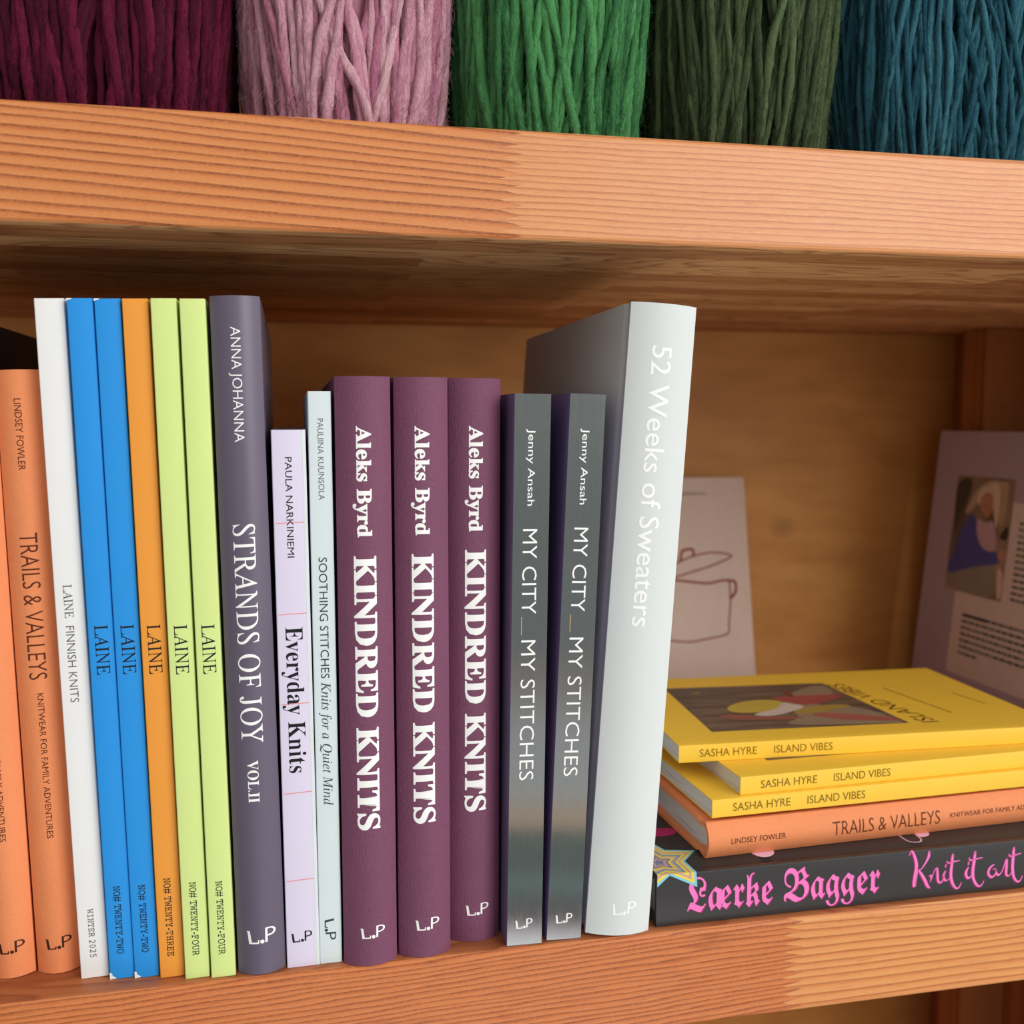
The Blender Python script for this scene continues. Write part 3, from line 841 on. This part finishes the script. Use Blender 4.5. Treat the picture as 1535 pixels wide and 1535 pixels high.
pb = make_book('paperback_book', .0120, .2158, .165, flat('mauve_grey_card', (182, 164, 176), .55, .3, mottle=.02),
    label='mauve book propped at the right, back cover showing a portrait and text panel')
PP = {'photo': [(28.6, 181.0), (95.6, 181.0), (95.6, 91.2), (29.6, 91.2)], 'panel': [(43.3, 91), (43.3, 28.0), (140, 28.0), (140, 164.5), (95.7, 164.5), (95.7, 91)], 'hair': [(54.7, 165.9), (62.7, 174.4), (73.8, 178.2), (80.1, 175.5), (81.9, 153.9), (80.9, 141.3), (76.2, 153.4), (71.2, 167.1), (61.8, 166.4), (57.4, 158.1)], 'hood': [(40.3, 150.1), (53.4, 172.2), (68.7, 180.3), (82.9, 178.8), (89.2, 180.0), (88.7, 148.4), (82.6, 144.6), (79.5, 172.4), (69.4, 176.4), (58.8, 169.4), (52.0, 154.4)], 'face': [(59.5, 166.2), (65.8, 170.6), (73.2, 168.8), (74.9, 158.0), (69.9, 149.6), (63.1, 153.8), (58.5, 161.3)], 'sweater': [(55.6, 154.7), (43.4, 147.1), (37.2, 126.7), (30.4, 110.7), (30.3, 102.5), (48.6, 108.5), (69.6, 114.7), (87.8, 117.3), (95.0, 124.6), (94.0, 129.0), (83.8, 126.1), (72.1, 126.1), (60.6, 135.9)], 'scarf': [(59.0, 150.2), (68.2, 146.3), (75.7, 150.2), (80.9, 141.3), (83.5, 127.6), (72.3, 125.4), (62.7, 131.4), (57.8, 143.6)], 'hand': [(83.8, 126.1), (94.5, 129.8), (95.4, 123.1), (89.9, 118.3)], 'trousers': [(31.1, 102.6), (48.4, 109.3), (69.6, 114.7), (85.6, 117.0), (88.1, 92.4), (69.3, 91.5), (31.1, 91.8)], 'leg': [(86.7, 117.1), (94.6, 112.2), (95.1, 92.2), (90.4, 92.0)], 'dark': [(29.4, 178.9), (52.0, 179.3), (34.0, 142.9), (33.4, 126.2), (29.4, 159.0)], 'chair': [(87.6, 142.1), (93.5, 148.8), (94.6, 135.1), (84.0, 137.0)], 'hairband': [(54.7, 165.9), (58.5, 172), (66, 175.5), (74, 174.5), (75.5, 168), (66, 170.8), (59.2, 166.4)]}
def back_art(b, name, pts, mat, lift, sm=0):
    V = smooth_loop(pts, sm) if sm else list(pts)
    # far edge is the fore-edge: distance from spine = depth - x
    return decal(b, name, V, poly_faces(V), lambda x, y: (b['depth'] - x * MM, y * MM), mat, face='back', lift=lift)
back_art(pb, 'text_panel', PP['panel'], flat('cream_panel', (226, 208, 196), .55, .3), .00006)
t = NT('portrait_backdrop').set(.4, .4)
f = t.noise(t.scale(t.obj(), (20, 30, 14)), 1.0, 3)
t.link(t.ramp(f, [(.35, lin((86, 74, 66))), (.5, lin((132, 112, 96))), (.68, lin((176, 150, 126)))]), t.b.inputs['Base Color'])
pic = [back_art(pb, 'portrait_photo', PP['photo'], t.m, .00008)]
for nm, key, rgb, k in (('portrait_shade', 'dark', (72, 66, 58), 1), ('portrait_rock', 'hood', (190, 164, 138), 1), ('portrait_chair', 'chair', (56, 48, 44), 1), ('portrait_trousers', 'trousers', (150, 140, 128), 2), ('portrait_leg', 'leg', (220, 196, 180), 2), ('portrait_sweater', 'sweater', (78, 84, 160), 3),
                        ('portrait_scarf', 'scarf', (204, 168, 184), 4), ('portrait_hair', 'hair', (226, 204, 176), 4), ('portrait_face', 'face', (196, 138, 114), 5), ('portrait_fringe', 'hairband', (222, 200, 174), 6), ('portrait_hand', 'hand', (196, 140, 118), 5)):
    pic.append(back_art(pb, nm, PP[key], flat(nm, rgb, .45, .35, mottle=.08), .00009 + .00002 * k, 2))
join(pic)
rng = random.Random(4)
rows = []
def para(x0, x1, ytop, n, lh, last=.5):
    for i in range(n):
        y = ytop - i * lh; x = x0; end = x1 if i < n - 1 else x0 + (x1 - x0) * last
        while x < end:
            l = rng.uniform(2.0, 7.5); rows.append((x, y, min(x + l, end), y + lh * .42)); x += l + 1.0
para(55, 128, 73.5, 7, 4.9, .3)
para(105, 136, 149, 13, 4.6, .6)
V, F = bars(rows)
decal(pb, 'printed_text', V, F, lambda x, y: (pb['depth'] - x * MM, y * MM), INKG, face='back', lift=.0001)
V, F = bars([(55, 73.2, 66, 75.6), (66.8, 73.2, 84, 75.6)])
decal(pb, 'printed_text', V, F, lambda x, y: (pb['depth'] - x * MM, y * MM), INK, face='back', lift=.00012)
th = math.atan2(.0215, .2148)
pb['root'].rotation_euler = (0, th, 0)
pb['root'].location = (.4955 + math.cos(th) * .006, .336 - .165, .0007)

# ------------------------------------------------------------------ wool skeins on the upper shelf
def wool(name, rgb, rgb2, fleck=None):
    t = NT(name).set(.95, .12)
    v = t.obj()
    at = t.node('ShaderNodeAttribute', attribute_name='strand_tone')
    f = t.noise(t.scale(v, (260, 260, 60)), 1.0, 4, .65)
    g = t.noise(t.scale(v, (2600, 2600, 700)), 1.0, 3, .7)
    k = t.math('ADD', t.math('MULTIPLY', f, .55), t.math('MULTIPLY', at.outputs['Fac'], .45))
    c = t.mix(t.rng(k, .3, .75, 0, 1), lin(rgb), lin(rgb2))
    c = t.mix(t.rng(g, .5, .8, 0, .4), c, tuple(min(1, x * 1.45 + .004) for x in lin(rgb2)))
    if fleck:
        n = t.noise(t.scale(v, (420, 420, 150), (3, 1, 2)), 1.0, 2)
        c = t.mix(t.rng(n, .68, .76, 0, .6), c, lin(fleck))
    t.link(c, t.b.inputs['Base Color'])
    t.b.inputs['Sheen Weight'].default_value = .22
    t.b.inputs['Sheen Roughness'].default_value = .5
    t.link(t.mix(.12, lin(rgb2), (1, 1, 1)), t.b.inputs['Sheen Tint'])
    h = t.noise(t.scale(v, (900, 900, 330), (1, 5, 2)), 1.0, 4, .7)
    t.bump(t.math('ADD', t.math('MULTIPLY', g, .5), h), 1.0, .0016)
    return t.m

def skein(label, x0, x1, mat, seed, rad=.00155, zb=.3400, height=.235, per=1.25, yf=.012, cross=1.0, shift=0.0):
    rg = random.Random(seed)
    rx = (x1 - x0) / 2; xc = (x0 + x1) / 2; ry = .048; yc = yf + ry
    V, F, T = [], [], []
    NS = 44; SIDES = 9
    def section(z):
        k = (z - zb) / height
        # tucked under at the foot, fullest a third of the way up
        return .86 + .14 * min(1, max(0, k / .30)) ** .7
    def tube(pts, r, tone, sides=SIDES):
        b = len(V); n = len(pts)
        for i, p in enumerate(pts):
            d = (pts[min(i + 1, n - 1)] - pts[max(i - 1, 0)]).normalized()
            a = d.cross(Vector((.31, .95, .05))).normalized(); c = d.cross(a)
            rr = r(i / (n - 1)) if callable(r) else r
            for k in range(sides):
                an = 2 * math.pi * k / sides
                rj = rr * (1 + (rg.uniform(-.2, .2) if sides > 3 else 0))
                V.append(p + a * (rj * math.cos(an)) + c * (rj * math.sin(an))); T.append(tone)
        for i in range(n - 1):
            for k in range(sides):
                k2 = (k + 1) % sides
                F.append((b + i * sides + k, b + i * sides + k2, b + (i + 1) * sides + k2, b + (i + 1) * sides + k))
        F.append(tuple(b + k for k in range(sides))); F.append(tuple(b + (n - 1) * sides + sides - 1 - k for k in range(sides)))
    outer = []
    per_round = int(2 * math.pi * .5 * (rx + ry) / (rad * 2) * per)
    for layer, inset in ((0, rad * 2.6), (1, rad * 1.3), (2, 0.0)):
        for i in range(per_round):
            a0 = 2 * math.pi * (i + rg.uniform(-.5, .5)) / per_round
            if layer < 2 and math.sin(a0) > .35: continue          # inner strands at the unseen back
            drift = rg.gauss(0, .16 * cross)
            ph = [rg.uniform(0, 6.28) for _ in range(4)]; am = rg.uniform(.012, .035)
            rr = rad * rg.uniform(.82, 1.18); lift = rg.uniform(-.6, .8) * rad
            tone = rg.random()
            pts = []
            for s in range(NS + 1):
                q = (s / NS) ** 1.45; z = zb + rad + q * (height - 2 * rad)
                an = a0 + drift * (q - .45) * 2 + am * math.sin(q * 9 + ph[0]) + am * .5 * math.sin(q * 23 + ph[1])
                sc = section(z) if math.sin(an) < .2 else 1.0
                off = inset - lift * (1 + .6 * math.sin(q * 7 + ph[2]))
                px = xc + shift * (1 - q) + (rx * sc - off) * math.copysign(abs(math.cos(an)) ** (.8 if math.sin(an) < 0 else .4), math.cos(an))
                py = yc + (ry * sc - off) * math.copysign(abs(math.sin(an)) ** .9, math.sin(an))
                pts.append(Vector((min(max(px, x0 + rad * 1.3), x1 - rad * 1.3), max(py, .0075), z)))
            wob = rg.uniform(0, 6.28)
            tube(pts, lambda q, rr=rr, wob=wob: rr * (1 + .14 * math.sin(q * 19 + wob) + .10 * math.sin(q * 43 + wob * 2)), tone)
            if layer == 2 and math.sin(a0) < .3: outer.append((pts, rr, tone))
    # stray fibres
    for q in range(13000):
        pts, rr, tone = rg.choice(outer)
        i = rg.randrange(1, int(NS * .55))
        p = pts[i].lerp(pts[i + 1], rg.random())
        side = Vector((rg.gauss(0, 1), rg.gauss(-.6, .8), 0)).normalized()
        along = (pts[i + 1] - pts[i]).normalized() * rg.choice((-1, 1))
        d = (along + side * (rg.uniform(.05, .45) if q % 4 else rg.uniform(.3, 1.3))).normalized()
        l = rg.uniform(.002, .0058); cv = Vector((rg.gauss(0, .25), rg.gauss(0, .2), rg.gauss(0, .25))) * l
        p = p + side * rr * .92
        tp = [p, p + d * l * .5 + cv * .25, p + d * l + cv]
        for v in tp: v.x = min(max(v.x, x0 - .0004), x1 + .0004); v.z = max(v.z, zb + .0003)
        tube(tp, .000046, min(1, tone + .1), 3)
    # body of the hank behind the strands
    n = 28; b = len(V)
    for z in (zb + .0005, zb + height * .3, zb + height - .001):
        sc = section(z)
        for k in range(n):
            an = 2 * math.pi * k / n
            V.append(Vector((xc + shift * (1 - (z - zb) / height) + (rx * sc - rad * 4.2) * math.cos(an), yc + (ry * sc - rad * 4.2) * math.sin(an), z))); T.append(.3)
    for j in range(2):
        for k in range(n):
            F.append((b + j * n + k, b + j * n + (k + 1) % n, b + (j + 1) * n + (k + 1) % n, b + (j + 1) * n + k))
    F.append(tuple(b + 2 * n + k for k in range(n)))
    o = mesh_obj('wool_skein', V, F, mat, smooth=True)
    at = o.data.attributes.new('strand_tone', 'FLOAT', 'POINT')
    at.data.foreach_set('value', T)
    o['label'] = label; o['category'] = 'yarn'; o['group'] = 'wool skeins on the upper shelf'
    return o
skein('burgundy wool skein at the left end of the upper shelf', -.127, -.0204, wool('burgundy_wool', (70, 12, 36), (116, 26, 60)), 11, .0019)
skein('pale pink wool skein between the burgundy and bright green skeins', -.0196, .0702, wool('pink_wool', (196, 114, 146), (240, 190, 200)), 12, .0019, cross=2.1)
skein('bright green wool skein between the pink and dark green skeins', .0712, .1592, wool('green_wool', (54, 112, 66), (96, 168, 102), (120, 96, 60)), 13, .0019, cross=2.1)
skein('dark moss green wool skein between the bright green and teal skeins', .1620, .2500, wool('moss_wool', (54, 68, 44), (94, 112, 74)), 14, .0016, cross=1.5)
skein('teal blue wool skein at the right end of the upper shelf', .2518, .368, wool('teal_wool', (26, 74, 90), (70, 128, 142)), 15, .0014, cross=1.8)
